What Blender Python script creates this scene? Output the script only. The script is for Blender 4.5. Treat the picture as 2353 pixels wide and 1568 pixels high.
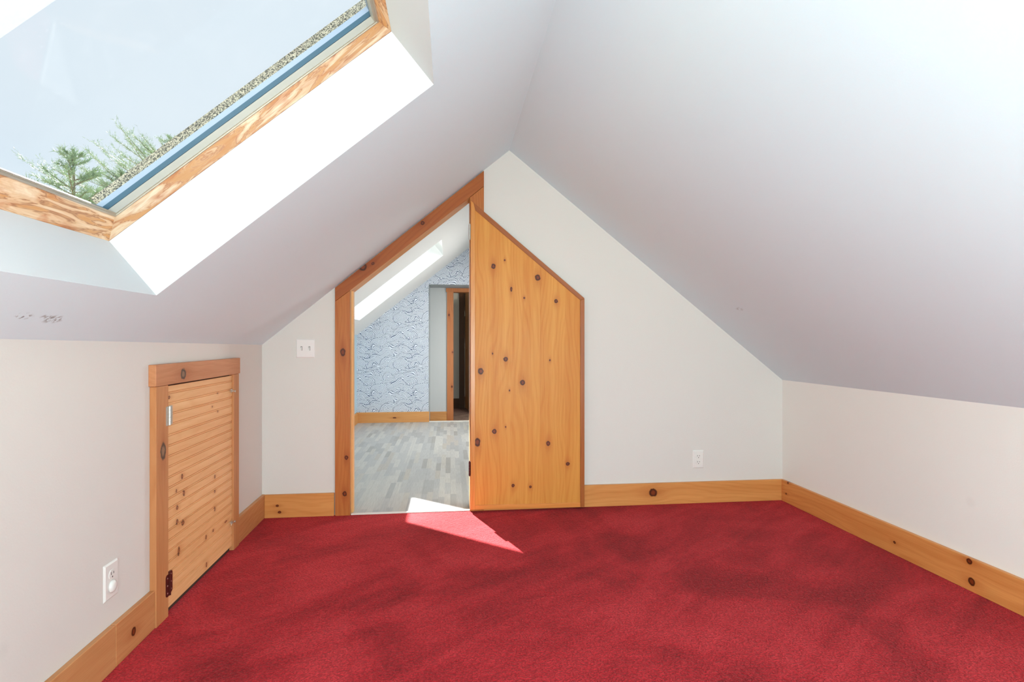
import bpy, bmesh, math, random
import numpy as np
from mathutils import Vector, Matrix

for o in list(bpy.data.objects):
    bpy.data.objects.remove(o, do_unlink=True)
SC = bpy.context.scene
COL = SC.collection

# ------------------------------------------------------------ camera, sky, sun, exposure
CAM_H = 1.057
YAW = math.atan(141.5 / 1249.0)
cd = bpy.data.cameras.new('camera')
cd.sensor_width = 36.0
cd.lens = 1249.0 / 2353.0 * 36.0
cd.clip_start = 0.02
cd.clip_end = 500
cam = bpy.data.objects.new('camera', cd)
COL.objects.link(cam)
cam.location = (0, 0, CAM_H)
cam.rotation_euler = (math.radians(90), 0, -YAW)
SC.camera = cam

SUN_T = Vector((0.56, -1.55, -1.0)).normalized()          # direction the sunlight travels
SUN_D = -SUN_T
SKY_STRENGTH = 1.0
SUN_STRENGTH = 38.0

w = bpy.data.worlds.new('sky')
SC.world = w
w.use_nodes = True
nt = w.node_tree
nt.nodes.clear()
wo = nt.nodes.new('ShaderNodeOutputWorld')
bg = nt.nodes.new('ShaderNodeBackground')
tc = nt.nodes.new('ShaderNodeTexCoord')
dot = nt.nodes.new('ShaderNodeVectorMath'); dot.operation = 'DOT_PRODUCT'
dot.inputs[1].default_value = SUN_D
nt.links.new(tc.outputs['Generated'], dot.inputs[0])
rmp = nt.nodes.new('ShaderNodeValToRGB')                  # blue away from the sun, whiter near it
cr = rmp.color_ramp
cr.elements[0].position = 0.30; cr.elements[0].color = (0.36, 0.62, 0.93, 1)
cr.elements[1].position = 0.95; cr.elements[1].color = (0.78, 0.87, 0.95, 1)
e = cr.elements.new(0.74); e.color = (0.60, 0.76, 0.93, 1)
nt.links.new(dot.outputs['Value'], rmp.inputs['Fac'])
nz_ = nt.nodes.new('ShaderNodeTexNoise')
nz_.inputs['Scale'].default_value = 2.6; nz_.inputs['Detail'].default_value = 7
nz_.inputs['Distortion'].default_value = 0.8
nt.links.new(tc.outputs['Generated'], nz_.inputs['Vector'])
mr = nt.nodes.new('ShaderNodeMapRange')
mr.inputs['From Min'].default_value = 0.45; mr.inputs['From Max'].default_value = 0.75
mr.inputs['To Max'].default_value = 0.35
nt.links.new(nz_.outputs['Fac'], mr.inputs['Value'])
mxs = nt.nodes.new('ShaderNodeMixRGB')
nt.links.new(mr.outputs['Result'], mxs.inputs['Fac'])
nt.links.new(rmp.outputs['Color'], mxs.inputs['Color1'])
mxs.inputs['Color2'].default_value = (0.90, 0.94, 0.98, 1)
nt.links.new(mxs.outputs['Color'], bg.inputs['Color'])
bg.inputs['Strength'].default_value = SKY_STRENGTH
nt.links.new(bg.outputs['Background'], wo.inputs['Surface'])

sd = bpy.data.lights.new('sun', 'SUN')
sd.energy = SUN_STRENGTH
sd.angle = math.radians(0.6)
sd.color = (1.0, 0.985, 0.96)
sun = bpy.data.objects.new('sun', sd)
COL.objects.link(sun)
sun.location = (-6, 14, 9)
sun.rotation_euler = SUN_T.to_track_quat('-Z', 'Y').to_euler()

def fill_lamp(name, loc, look, sx, sy, watts, col):
    """added area lamp that fills a room from an unseen opening"""
    ld = bpy.data.lights.new(name, 'AREA'); ld.shape = 'RECTANGLE'; ld.size = sx; ld.size_y = sy
    ld.energy = watts; ld.color = col
    lo = bpy.data.objects.new(name, ld); COL.objects.link(lo)
    lo.location = loc; lo.rotation_euler = Vector(look).to_track_quat('-Z', 'Y').to_euler()
    return lo
WIN3 = (-0.45, 1.40, 0.32, 1.30)      # unseen window added in the back wall for fill: x0, x1, z0, z1
fill_lamp('fill_lamp_back', (0.475, -0.93, 0.80), (.28, 1, .38), 1.75, 0.85, 105, (0.79, 0.97, 0.99))  # added lamp, brightens the attic room from behind the camera
WIN4 = (5.2, 6.2)                    # unseen skylight added in the second room's right slope for fill
fill_lamp('fill_lamp_right', (1.473, 5.7, 1.753), (-.62, 0, -.78), 0.76, 0.76, 58, (1.0, 0.98, 0.96))  # added lamp, brightens the second room from its unseen side

vs = SC.view_settings
SC.display_settings.display_device = 'sRGB'
vs.view_transform = 'Standard'
vs.look = 'None'
vs.exposure = 0.0
vs.gamma = 1.0
vs.use_curve_mapping = False
SC.cycles.max_bounces = 14
SC.cycles.diffuse_bounces = 10
SC.cycles.transparent_max_bounces = 16
SC.cycles.sample_clamp_indirect = 6.0

# ------------------------------------------------------------ mesh helpers
class MB:
    """collects polygons in world coordinates"""
    def __init__(self):
        self.v = []; self.f = []; self.m = []
    def add(self, verts, faces, mi=0):
        b = len(self.v)
        self.v += [tuple(p) for p in verts]
        self.f += [[b + i for i in f] for f in faces]
        self.m += [mi] * len(faces)
        return self
    def box(self, x0, x1, y0, y1, z0, z1, mi=0, fn=None):
        vv = [(x, y, z) for z in (z0, z1) for y in (y0, y1) for x in (x0, x1)]
        if fn: vv = [fn(*p) for p in vv]
        return self.add(vv, [(0, 2, 3, 1), (4, 5, 7, 6), (0, 1, 5, 4), (2, 6, 7, 3), (0, 4, 6, 2), (1, 3, 7, 5)], mi)
    def prism(self, a, b, mi=0):
        """closed solid between polygons a and b with the same number of corners"""
        n = len(a)
        f = [list(range(n))[::-1], list(range(n, 2 * n))]
        for i in range(n):
            j = (i + 1) % n
            f.append([i, j, n + j, n + i])
        return self.add(list(a) + list(b), f, mi)
    def ring(self, o0, o1, i0, i1, mi=0):
        """frame: outer loop low/high, inner loop low/high (4 points each)"""
        v = list(o0) + list(o1) + list(i0) + list(i1)
        f = []
        for k in range(4):
            j = (k + 1) % 4
            f += [[k, j, 4 + j, 4 + k], [8 + j, 8 + k, 12 + k, 12 + j], [k, 8 + k, 8 + j, j], [4 + k, 4 + j, 12 + j, 12 + k]]
        return self.add(v, f, mi)
    def cyl(self, p, axis, r, h, n=16, mi=0, r2=None):
        p = Vector(p); ax = Vector(axis).normalized()
        u = ax.orthogonal().normalized(); v = ax.cross(u)
        r2 = r if r2 is None else r2
        a = [p + (u * math.cos(t) + v * math.sin(t)) * r for t in [2 * math.pi * i / n for i in range(n)]]
        b = [p + ax * h + (u * math.cos(t) + v * math.sin(t)) * r2 for t in [2 * math.pi * i / n for i in range(n)]]
        return self.prism(a, b, mi)
    def dome(self, p, axis, r, h, up=(0, 0, 1), rz=None, n=20, k=5, mi=0):
        p = Vector(p); ax = Vector(axis).normalized(); v = Vector(up).normalized(); u = v.cross(ax)
        rz = r if rz is None else rz
        rows = []
        vs_ = []
        for i in range(k):
            t = i / k * math.pi / 2
            for j in range(n):
                s = 2 * math.pi * j / n
                vs_.append(p + (u * math.cos(s) * r + v * math.sin(s) * rz) * math.cos(t) ** .6 + ax * h * math.sin(t))
        vs_.append(p + ax * h)
        f = [list(range(n))[::-1]]
        for i in range(k - 1):
            for j in range(n):
                f.append([i * n + j, i * n + (j + 1) % n, (i + 1) * n + (j + 1) % n, (i + 1) * n + j])
        for j in range(n):
            f.append([(k - 1) * n + j, (k - 1) * n + (j + 1) % n, k * n])
        return self.add(vs_, f, mi)

def obj(name, mb, mats, parent=None, bevel=0.0, smooth=False, loc=None):
    if not isinstance(mats, (list, tuple)): mats = [mats]
    me = bpy.data.meshes.new(name)
    pv = np.array(mb.v, dtype=float)
    if loc is None:
        loc = Vector(((pv[:, 0].min() + pv[:, 0].max()) / 2, (pv[:, 1].min() + pv[:, 1].max()) / 2, pv[:, 2].min()))
    base = Vector(loc)
    me.from_pydata([tuple(Vector(p) - base) for p in mb.v], [], mb.f)
    for m in mats: me.materials.append(m)
    me.polygons.foreach_set('material_index', mb.m)
    me.update()
    bm = bmesh.new(); bm.from_mesh(me)
    bmesh.ops.recalc_face_normals(bm, faces=bm.faces)
    bm.to_mesh(me); bm.free()
    if smooth:
        me.polygons.foreach_set('use_smooth', [True] * len(me.polygons))
    o = bpy.data.objects.new(name, me)
    COL.objects.link(o)
    if parent is not None:
        o.parent = parent
        o.location = base - world_loc(parent)
    else:
        o.location = base
    if bevel:
        md = o.modifiers.new('bevel', 'BEVEL'); md.width = bevel; md.segments = 2
        md.limit_method = 'ANGLE'; md.angle_limit = math.radians(40)
    return o

def world_loc(o):
    p = Vector(o.location)
    while o.parent is not None:
        o = o.parent; p = p + Vector(o.location)
    return p

def tag(o, label=None, cat=None, group=None, kind=None):
    if label: o['label'] = label
    if cat: o['category'] = cat
    if group: o['group'] = group
    if kind: o['kind'] = kind
    return o

def thing(name, loc, label, cat, group=None, kind=None):
    o = bpy.data.objects.new(name, None); COL.objects.link(o)
    o.location = loc; o.empty_display_size = 0.05
    return tag(o, label, cat, group, kind)

def struct(name, mb, mats, label, cat, bevel=0.0):
    return tag(obj(name, mb, mats, bevel=bevel), label, cat, kind='structure')

# ------------------------------------------------------------ materials
def S(c):   # sRGB 0..255 to linear
    r = []
    for x in c:
        x = x / 255.0
        r.append(x / 12.92 if x <= 0.04045 else ((x + 0.055) / 1.055) ** 2.4)
    return tuple(r) + (1.0,)

class NT:
    def __init__(self, name):
        self.mat = bpy.data.materials.new(name); self.mat.use_nodes = True
        self.t = self.mat.node_tree; self.t.nodes.clear()
        self.out = self.t.nodes.new('ShaderNodeOutputMaterial')
        self.b = self.t.nodes.new('ShaderNodeBsdfPrincipled')
        self.t.links.new(self.b.outputs[0], self.out.inputs[0])
        self.pos = self.t.nodes.new('ShaderNodeNewGeometry').outputs['Position']
    def n(self, kind, **kw):
        nd = self.t.nodes.new(kind)
        for k, v in kw.items(): setattr(nd, k, v)
        return nd
    def put(self, sock, val):
        if isinstance(val, bpy.types.NodeSocket): self.t.links.new(val, sock)
        else: sock.default_value = val
    def m(self, op, a, b=None, c=None, clamp=False):
        nd = self.n('ShaderNodeMath', operation=op); nd.use_clamp = clamp
        self.put(nd.inputs[0], a)
        if b is not None: self.put(nd.inputs[1], b)
        if c is not None: self.put(nd.inputs[2], c)
        return nd.outputs[0]
    def dot(self, a, v):
        nd = self.n('ShaderNodeVectorMath', operation='DOT_PRODUCT'); self.put(nd.inputs[0], a); self.put(nd.inputs[1], v)
        return nd.outputs['Value']
    def xyz(self, x, y, z=0.0):
        nd = self.n('ShaderNodeCombineXYZ')
        for i, v in enumerate((x, y, z)): self.put(nd.inputs[i], v)
        return nd.outputs[0]
    def noise(self, vec, scale=1.0, detail=2.0, dist=0.0, rough=0.5):
        nd = self.n('ShaderNodeTexNoise'); self.put(nd.inputs['Vector'], vec)
        self.put(nd.inputs['Scale'], scale); self.put(nd.inputs['Detail'], detail)
        self.put(nd.inputs['Distortion'], dist); self.put(nd.inputs['Roughness'], rough)
        return nd.outputs['Fac']
    def mix(self, f, a, b, mode='MIX'):
        nd = self.n('ShaderNodeMixRGB', blend_type=mode)
        self.put(nd.inputs[0], f); self.put(nd.inputs[1], a); self.put(nd.inputs[2], b)
        return nd.outputs[0]
    def rng(self, v, a, b, c=0.0, d=1.0, smooth=False):
        nd = self.n('ShaderNodeMapRange'); nd.clamp = True
        if smooth: nd.interpolation_type = 'SMOOTHSTEP'
        self.put(nd.inputs[0], v)
        for i, x in enumerate((a, b, c, d)): self.put(nd.inputs[i + 1], x)
        return nd.outputs[0]
    def bump(self, h, strength=0.3, dist=0.01):
        nd = self.n('ShaderNodeBump'); self.put(nd.inputs['Height'], h)
        nd.inputs['Strength'].default_value = strength; nd.inputs['Distance'].default_value = dist
        self.t.links.new(nd.outputs[0], self.b.inputs['Normal'])
    def base(self, c): self.put(self.b.inputs['Base Color'], c)
    def rough(self, r): self.put(self.b.inputs['Roughness'], r)

def mat_plain(name, col, rough=0.5, metal=0.0, spec=0.5):
    k = NT(name); k.base(S(col)); k.rough(rough); k.b.inputs['Metallic'].default_value = metal
    k.b.inputs['Specular IOR Level'].default_value = spec
    return k.mat

def mat_paint(name, col, marks=(), mark_col=(120, 112, 108), bump=0.06, rough=0.75, smudge=()):
    """emulsion paint with a faint roller texture; marks are small scuffs (x,y,z,r)"""
    k = NT(name)
    f = k.noise(k.pos, 1.3, 3)
    c = k.mix(k.rng(f, 0.35, 0.65, 0, 0.5), S(col), S([x * 0.985 for x in col]))
    nfine = k.noise(k.pos, 160.0, 2)
    for (x, y, z, r, st) in list(marks) + list(smudge):
        d = k.n('ShaderNodeVectorMath', operation='SUBTRACT'); k.put(d.inputs[0], k.pos); d.inputs[1].default_value = (x, y, z)
        sc = k.n('ShaderNodeVectorMath', operation='MULTIPLY'); k.put(sc.inputs[0], d.outputs[0])
        sc.inputs[1].default_value = (1, .45, 1) if st > 0.3 else (1, 1, 1)
        ln = k.n('ShaderNodeVectorMath', operation='LENGTH'); k.put(ln.inputs[0], sc.outputs[0])
        g = k.rng(ln.outputs['Value'], r, r * 0.3, 0, st, True)
        if st > 0.3: g = k.m('MULTIPLY', g, k.rng(k.noise(k.pos, 90, 2), .5, .6), clamp=True)
        c = k.mix(g, c, S(mark_col))
    k.base(c); k.rough(rough)
    k.b.inputs['Specular IOR Level'].default_value = 0.25
    k.bump(nfine, bump, 0.004)
    return k.mat

def knot_group():
    g = bpy.data.node_groups.new('knot', 'ShaderNodeTree')
    for nm in ('U', 'V', 'ku', 'kv', 'ru', 'rv', 'Mask', 'Core', 'Halo', 'Warp'):
        g.interface.new_socket(nm, in_out='INPUT', socket_type='NodeSocketFloat')
    for nm in ('Mask', 'Core', 'Halo', 'Warp'):
        g.interface.new_socket(nm, in_out='OUTPUT', socket_type='NodeSocketFloat')
    gi = g.nodes.new('NodeGroupInput'); go = g.nodes.new('NodeGroupOutput')
    def M(op, a, b=None, clamp=False):
        nd = g.nodes.new('ShaderNodeMath'); nd.operation = op; nd.use_clamp = clamp
        for i, v in enumerate((a, b)):
            if v is None: continue
            if isinstance(v, bpy.types.NodeSocket): g.links.new(v, nd.inputs[i])
            else: nd.inputs[i].default_value = v
        return nd.outputs[0]
    I = gi.outputs
    du = M('SUBTRACT', I['U'], I['ku']); dv = M('SUBTRACT', I['V'], I['kv'])
    a = M('DIVIDE', du, I['ru']); b = M('DIVIDE', dv, I['rv'])
    r2 = M('ADD', M('MULTIPLY', a, a), M('MULTIPLY', b, b))
    r = M('SQRT', r2)
    mask = M('MULTIPLY', M('SUBTRACT', 1.25, r), 3.5, clamp=True)
    core = M('MULTIPLY', M('SUBTRACT', 0.75, r), 3.0, clamp=True)
    # halo is stretched along the grain (U)
    a2 = M('MULTIPLY', a, 0.45)
    rh = M('ADD', M('MULTIPLY', a2, a2), M('MULTIPLY', b, b))
    halo = M('POWER', 2.718, M('MULTIPLY', rh, -0.35))
    wp = M('MULTIPLY', M('MULTIPLY', dv, M('POWER', 2.718, M('MULTIPLY', M('ADD', M('MULTIPLY', M('MULTIPLY', a, a), .25), M('MULTIPLY', b, b)), -0.22))), -0.75)
    g.links.new(M('MAXIMUM', I['Mask'], mask), go.inputs['Mask'])
    g.links.new(M('MAXIMUM', I['Core'], core), go.inputs['Core'])
    g.links.new(M('MAXIMUM', I['Halo'], halo), go.inputs['Halo'])
    g.links.new(M('ADD', I['Warp'], wp), go.inputs['Warp'])
    return g
KNOT = knot_group()

def mat_wood(name, light, dark, U, V, W=None, knots=(), seams=(), seed=0.0, rough=0.33, grain=1.0, knot_col=(100, 44, 18), coat=0.15, halo_col=None, board=0.0):
    """pine: U runs along the grain, V across; knots = (u, v, ru, rv); seams = v positions of glued boards"""
    k = NT(name)
    U = Vector(U); V = Vector(V); W = U.cross(V) if W is None else Vector(W)
    u = k.dot(k.pos, U); v = k.dot(k.pos, V); ww = k.dot(k.pos, W)
    mask = core = halo = warp = 0.0
    for (ku, kv, ru, rv) in knots:
        nd = k.n('ShaderNodeGroup'); nd.node_tree = KNOT
        wob = k.m('MULTIPLY_ADD', k.noise(k.xyz(u, v, seed), 55, 1), rv * 0.8, -rv * 0.4)
        for nm, val in (('U', u), ('V', k.m('ADD', v, wob)), ('ku', ku), ('kv', kv), ('ru', ru), ('rv', rv), ('Mask', mask), ('Core', core), ('Halo', halo), ('Warp', warp)):
            k.put(nd.inputs[nm], val)
        mask, core, halo, warp = [nd.outputs[x] for x in ('Mask', 'Core', 'Halo', 'Warp')]
    v2 = k.m('ADD', v, warp) if knots else v
    # board index shifts the grain
    bid = 0.0
    for s in seams: bid = k.m('ADD', bid, k.m('GREATER_THAN', v, s))
    if board: bid = k.m('FLOOR', k.m('DIVIDE', v, board))
    off = k.m('MULTIPLY', bid, 3.713)
    bend = k.noise(k.xyz(k.m('MULTIPLY', u, 1.1), k.m('MULTIPLY', v2, 5.0), k.m('ADD', off, seed)), 1.0, 2)
    ph = k.m('MULTIPLY_ADD', k.m('ADD', v2, k.m('MULTIPLY', ww, 0.6)), 300.0 * grain, k.m('MULTIPLY', bend, 55.0))
    rings = k.m('SINE', ph)
    rings = k.rng(rings, -0.2, 1.0, 0.0, 1.0)
    fine = k.noise(k.xyz(k.m('MULTIPLY', u, 7.0), k.m('MULTIPLY', v2, 260.0), k.m('MULTIPLY_ADD', ww, 60.0, seed)), 1.0, 3)
    broad = k.noise(k.xyz(k.m('MULTIPLY', u, 0.9), k.m('MULTIPLY', v2, 16.0), k.m('ADD', off, seed + 5)), 1.0, 2)
    f = k.m('ADD', k.m('MULTIPLY', rings, 0.22), k.m('MULTIPLY', k.rng(fine, 0.35, 0.7), 0.28))
    f = k.m('ADD', f, k.m('MULTIPLY', k.rng(broad, 0.3, 0.7), 0.5), clamp=True)
    c = k.mix(f, S(light), S(dark))
    wn = k.n('ShaderNodeTexWhiteNoise', noise_dimensions='1D'); k.put(wn.inputs['W'], k.m('ADD', bid, seed + 0.37))
    c = k.mix(k.m('MULTIPLY', wn.outputs['Value'], 0.35), c, S(dark))
    if knots:
        hc = halo_col or [dark[0] * 0.86, dark[1] * 0.72, dark[2] * 0.6]
        c = k.mix(k.m('MULTIPLY', halo, 0.55), c, S(hc))
        c = k.mix(mask, c, S([x * .72 for x in knot_col]))
        c = k.mix(k.m('MULTIPLY', core, 0.75), c, S([min(255, x * 1.35) for x in knot_col]))
    k.base(c)
    k.rough(k.rng(fine, 0.3, 0.7, rough - 0.04, rough + 0.06))
    k.b.inputs['Coat Weight'].default_value = coat
    k.b.inputs['Coat Roughness'].default_value = 0.25
    k.b.inputs['Specular IOR Level'].default_value = 0.3
    k.bump(k.m('ADD', k.m('MULTIPLY', fine, 0.6), k.m('MULTIPLY', mask, -0.4)) if knots else fine, 0.08, 0.002)
    return k.mat

def mat_carpet(name, c_light, c_mid, c_dark, scale=1.0):
    k = NT(name)
    p = k.pos
    # nap brushed in different directions: broad soft patches and streaks
    a = k.noise(p, 1.6, 4, 1.2, 0.55)
    b = k.noise(k.xyz(k.m('MULTIPLY', k.dot(p, (.8, .6, 0)), 1.2), k.m('MULTIPLY', k.dot(p, (-.6, .8, 0)), 5.0), 3.0), 1.0, 4, 0.8, 0.6)
    tuft = k.n('ShaderNodeTexVoronoi'); tuft.feature = 'F1'
    wv = k.n('ShaderNodeVectorMath', operation='ADD')
    k.put(wv.inputs[0], p)
    nn = k.n('ShaderNodeTexNoise'); k.put(nn.inputs['Vector'], p); nn.inputs['Scale'].default_value = 70
    sc = k.n('ShaderNodeVectorMath', operation='SCALE'); k.put(sc.inputs[0], nn.outputs['Color']); sc.inputs['Scale'].default_value = 0.012
    k.put(wv.inputs[1], sc.outputs[0])
    k.put(tuft.inputs['Vector'], wv.outputs[0]); tuft.inputs['Scale'].default_value = 135 * scale
    td = k.rng(tuft.outputs['Distance'], 0.1, 0.75, 1.0, 0.0)
    n2 = k.noise(p, 70 * scale, 3, 0, .65)
    nap = k.m('ADD', k.m('MULTIPLY', k.rng(a, 0.32, 0.68), 0.55), k.m('MULTIPLY', k.rng(b, 0.32, 0.68), 0.45))
    c = k.mix(k.rng(nap, 0.2, 0.55), S(c_dark), S(c_mid))
    c = k.mix(k.rng(nap, 0.5, 0.85), c, S(c_light))
    c = k.mix(k.m('MULTIPLY', k.m('SUBTRACT', 1.0, td), 0.55), c, S([x * 0.55 for x in c_dark]))
    c = k.mix(k.rng(n2, 0.45, 0.75, 0, 0.35), c, S(c_light))
    k.base(c); k.rough(0.95)
    k.b.inputs['Specular IOR Level'].default_value = 0.1
    k.b.inputs['Sheen Weight'].default_value = 0.21
    k.b.inputs['Sheen Roughness'].default_value = 0.5
    k.b.inputs['Sheen Tint'].default_value = S((238, 150, 145))
    h = k.m('ADD', k.m('MULTIPLY', td, 0.6), k.m('MULTIPLY', n2, 0.8))
    h = k.m('ADD', h, k.m('MULTIPLY', nap, 1.2))
    k.bump(h, 0.9, 0.006)
    return k.mat

def mat_laminate(name):
    k = NT(name)
    x = k.dot(k.pos, (1, 0, 0)); y = k.dot(k.pos, (0, 1, 0))
    W_ = 0.040
    col = k.m('FLOOR', k.m('DIVIDE', x, W_))
    wn = k.n('ShaderNodeTexWhiteNoise', noise_dimensions='1D'); k.put(wn.inputs['W'], col)
    L_ = k.m('MULTIPLY_ADD', wn.outputs['Value'], 0.22, 0.26)
    row = k.m('FLOOR', k.m('ADD', k.m('DIVIDE', y, L_), k.m('MULTIPLY', wn.outputs['Value'], 7.3)))
    w2 = k.n('ShaderNodeTexWhiteNoise', noise_dimensions='2D'); k.put(w2.inputs['Vector'], k.xyz(col, row))
    rp = k.n('ShaderNodeValToRGB'); k.put(rp.inputs[0], w2.outputs['Value'])
    cr = rp.color_ramp; cr.interpolation = 'CONSTANT'
    cols = [(0, (186, 186, 180)), (.18, (172, 174, 172)), (.36, (196, 195, 187)), (.52, (160, 163, 163)), (.66, (184, 180, 168)), (.78, (147, 149, 148)), (.88, (174, 166, 152)), (.94, (134, 132, 126))]
    while len(cr.elements) < len(cols): cr.elements.new(0.5)
    for e_, (p_, c_) in zip(cr.elements, cols): e_.position = p_; e_.color = S(c_)
    big = k.m('FLOOR', k.m('DIVIDE', x, 0.19))
    brow = k.m('FLOOR', k.m('ADD', k.m('DIVIDE', y, 1.2), k.m('MULTIPLY', big, 0.37)))
    w3 = k.n('ShaderNodeTexWhiteNoise', noise_dimensions='2D'); k.put(w3.inputs['Vector'], k.xyz(big, brow))
    fine = k.noise(k.xyz(k.m('MULTIPLY', x, 190), k.m('MULTIPLY', y, 9), 0), 1, 3)
    c = k.mix(0.38, rp.outputs[0], S((192, 192, 188)))
    c = k.mix(k.m('MULTIPLY', w3.outputs['Value'], 0.10), c, S((150, 160, 172)))
    c = k.mix(k.rng(fine, .4, .75, 0, .3), c, S((128, 126, 120)))
    # plank joints
    fx = k.m('FRACT', k.m('DIVIDE', x, 0.19))
    j = k.m('LESS_THAN', fx, 0.010)
    c = k.mix(k.m('MULTIPLY', j, 0.35), c, S((110, 110, 108)))
    k.base(c); k.rough(0.42)
    k.b.inputs['Specular IOR Level'].default_value = 0.35
    return k.mat

def mat_stained(name, U, V, seed=0.0, tone=1.0):
    """bare pine of the skylight frame, bleached and marked by water stains"""
    k = NT(name)
    U = Vector(U); V = Vector(V)
    u = k.dot(k.pos, U); v = k.dot(k.pos, V)
    q = k.xyz(k.m('MULTIPLY', u, 4.0), k.m('MULTIPLY', v, 26.0), seed)
    a = k.noise(q, 1.0, 4, 1.6, 0.6)
    b = k.noise(k.xyz(k.m('MULTIPLY', u, 7.0), k.m('MULTIPLY', v, 30.0), seed + 9), 1.0, 3, 1.0)
    g = k.noise(k.xyz(k.m('MULTIPLY', u, 5.0), k.m('MULTIPLY', v, 300.0), seed), 1.0, 3)
    c = k.mix(k.rng(a, 0.38, 0.62), S([x * tone for x in (232, 210, 180)]), S([x * tone for x in (201, 146, 92)]))
    e1 = k.m('MULTIPLY', k.m('SUBTRACT', 1.0, k.m('MULTIPLY', k.m('ABSOLUTE', k.m('SUBTRACT', a, 0.56)), 34.0), clamp=True), 0.75)
    c = k.mix(k.rng(b, 0.52, 0.72, 0, 0.7), c, S([x * tone for x in (186, 108, 58)]))
    c = k.mix(e1, c, S((140, 84, 52)))
    c = k.mix(k.rng(b, 0.68, 0.78, 0, 0.8), c, S((110, 60, 44)))
    c = k.mix(k.rng(g, 0.5, 0.75, 0, 0.25), c, S((150, 98, 58)))
    k.base(c); k.rough(0.6)
    k.bump(g, 0.1, 0.002)
    return k.mat

def mat_glass(name, haze=0.0004):
    k = NT(name)
    t = k.t
    tr = k.n('ShaderNodeBsdfTransparent'); tr.inputs[0].default_value = (0.975, 0.99, 0.99, 1)
    gl = k.n('ShaderNodeBsdfGlossy'); gl.inputs['Roughness'].default_value = 0.02
    df = k.n('ShaderNodeBsdfTranslucent'); df.inputs[0].default_value = (0.9, 0.92, 0.95, 1)
    m1 = k.n('ShaderNodeMixShader'); m1.inputs[0].default_value = 0.008
    t.links.new(tr.outputs[0], m1.inputs[1]); t.links.new(gl.outputs[0], m1.inputs[2])
    # dust specks and wiping streaks
    v = k.n('ShaderNodeTexVoronoi'); k.put(v.inputs['Vector'], k.pos); v.inputs['Scale'].default_value = 48
    sp = k.rng(v.outputs['Distance'], 0.16, 0.05, 0, 0.5)
    wn = k.rng(k.noise(k.pos, 9, 2), .5, .62)
    st = k.rng(k.noise(k.pos, 5.5, 6, 3.5, 0.6), 0.55, 0.72, 0, 0.0022)
    d = k.m('ADD', k.m('MULTIPLY', sp, k.m('MULTIPLY', wn, 0.02)), k.m('ADD', st, haze), clamp=True)
    m2 = k.n('ShaderNodeMixShader'); k.put(m2.inputs[0], d)
    t.links.new(m1.outputs[0], m2.inputs[1]); t.links.new(df.outputs[0], m2.inputs[2])
    t.links.new(m2.outputs[0], k.out.inputs[0])
    return k.mat

X_, Y_, Z_ = (1, 0, 0), (0, 1, 0), (0, 0, 1)
LW_DIR = Vector((0.0175, -1, 0)).normalized()
sc_marks = [(-1.019, 1.43, 1.117, .016, .8), (-1.0235, 1.535, 1.113, .02, .8), (-1.016, 1.50, 1.12, .012, .6)]
M_ceil_l = mat_paint('ceiling paint', (215, 231, 237), marks=sc_marks, bump=0.04)
M_ceil_r = mat_paint('ceiling paint right', (215, 231, 237), marks=[(1.643, 2.944, 1.241, .022, .5)], bump=0.04)
M_white2 = mat_paint('shaft white room two', (240, 241, 241), bump=0.03)
M_ceil_2 = mat_paint('ceiling paint room two', (226, 227, 226), bump=0.04)
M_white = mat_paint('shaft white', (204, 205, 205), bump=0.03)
M_wall = mat_paint('wall paint warm grey', (217, 213, 206), bump=0.10, smudge=[(-1.098, 1.46, .30, .03, .06)])
M_wall_r = mat_paint('wall paint right', (238, 236, 228), bump=0.10, smudge=[(2.2, 2.08, .37, .03, .05)])
M_wall_b = mat_paint('back wall paint', (226, 222, 218), bump=0.08)
M_blue = mat_paint('pale blue paint', (172, 196, 208), bump=0.05)
M_grey = mat_paint('grey paint', (196, 200, 200), bump=0.05)
M_greyd = mat_paint('reveal paint', (176, 184, 188), bump=0.05)
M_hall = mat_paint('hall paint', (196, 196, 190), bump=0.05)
M_carpet = mat_carpet('red carpet', (216, 56, 64), (196, 38, 48), (152, 22, 32))
M_hcarpet = mat_carpet('brown carpet', (150, 140, 122), (128, 118, 104), (96, 90, 80), 0.8)
M_lam = mat_laminate('laminate')
M_strip = mat_plain('threshold strip', (226, 222, 214), 0.35)

def ux(lst, f): return [f(*q) for q in lst]
door_k = [(0.264,1.519,.0135,.0160),(0.334,1.558,.0055,.006),(0.541,1.453,.0165,.0190),(0.375,1.378,.0070,.0150),(0.456,1.325,.006,.0065),(0.657,1.307,.0110,.0125),(0.259,0.979,.0050,.006),(0.340,0.944,.0145,.0145),(0.186,0.870,.0170,.0200),(0.618,0.937,.0055,.0065),(0.446,0.798,.0155,.0170),(0.364,0.750,.0045,.006),(0.270,0.498,.0140,.0155),(0.340,0.524,.0045,.005),(0.165,0.433,.0180,.0270),(0.607,0.416,.0130,.0155),(0.732,0.285,.0130,.0110),(0.386,0.159,.0100,.0105),(0.495,0.148,.0085,.0080)]
DL, DD = (218, 156, 72), (194, 116, 40)
M_door = mat_wood('door pine', DL, DD, Z_, X_, knots=[(z, x, rz * .9, rx * .9) for x, z, rx, rz in door_k], seams=(0.37, 0.555, 0.715), seed=1.2, rough=0.45, coat=0.0, grain=0.7)
M_dstile = mat_wood('door edge pine', (216, 150, 76), (188, 112, 48), Z_, X_, seed=3.1, rough=0.3, coat=.2)
M_dedge = mat_wood('door edge dark pine', (176, 106, 52), (148, 80, 36), Z_, X_, seed=4.4, rough=0.32, coat=.2)
sl = Vector((1, 0, .815)).normalized(); sv = Vector((-.815, 0, 1)).normalized()
ds = Vector((1, 0, -.859)).normalized(); dsv = Vector((.859, 0, 1)).normalized()
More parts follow.
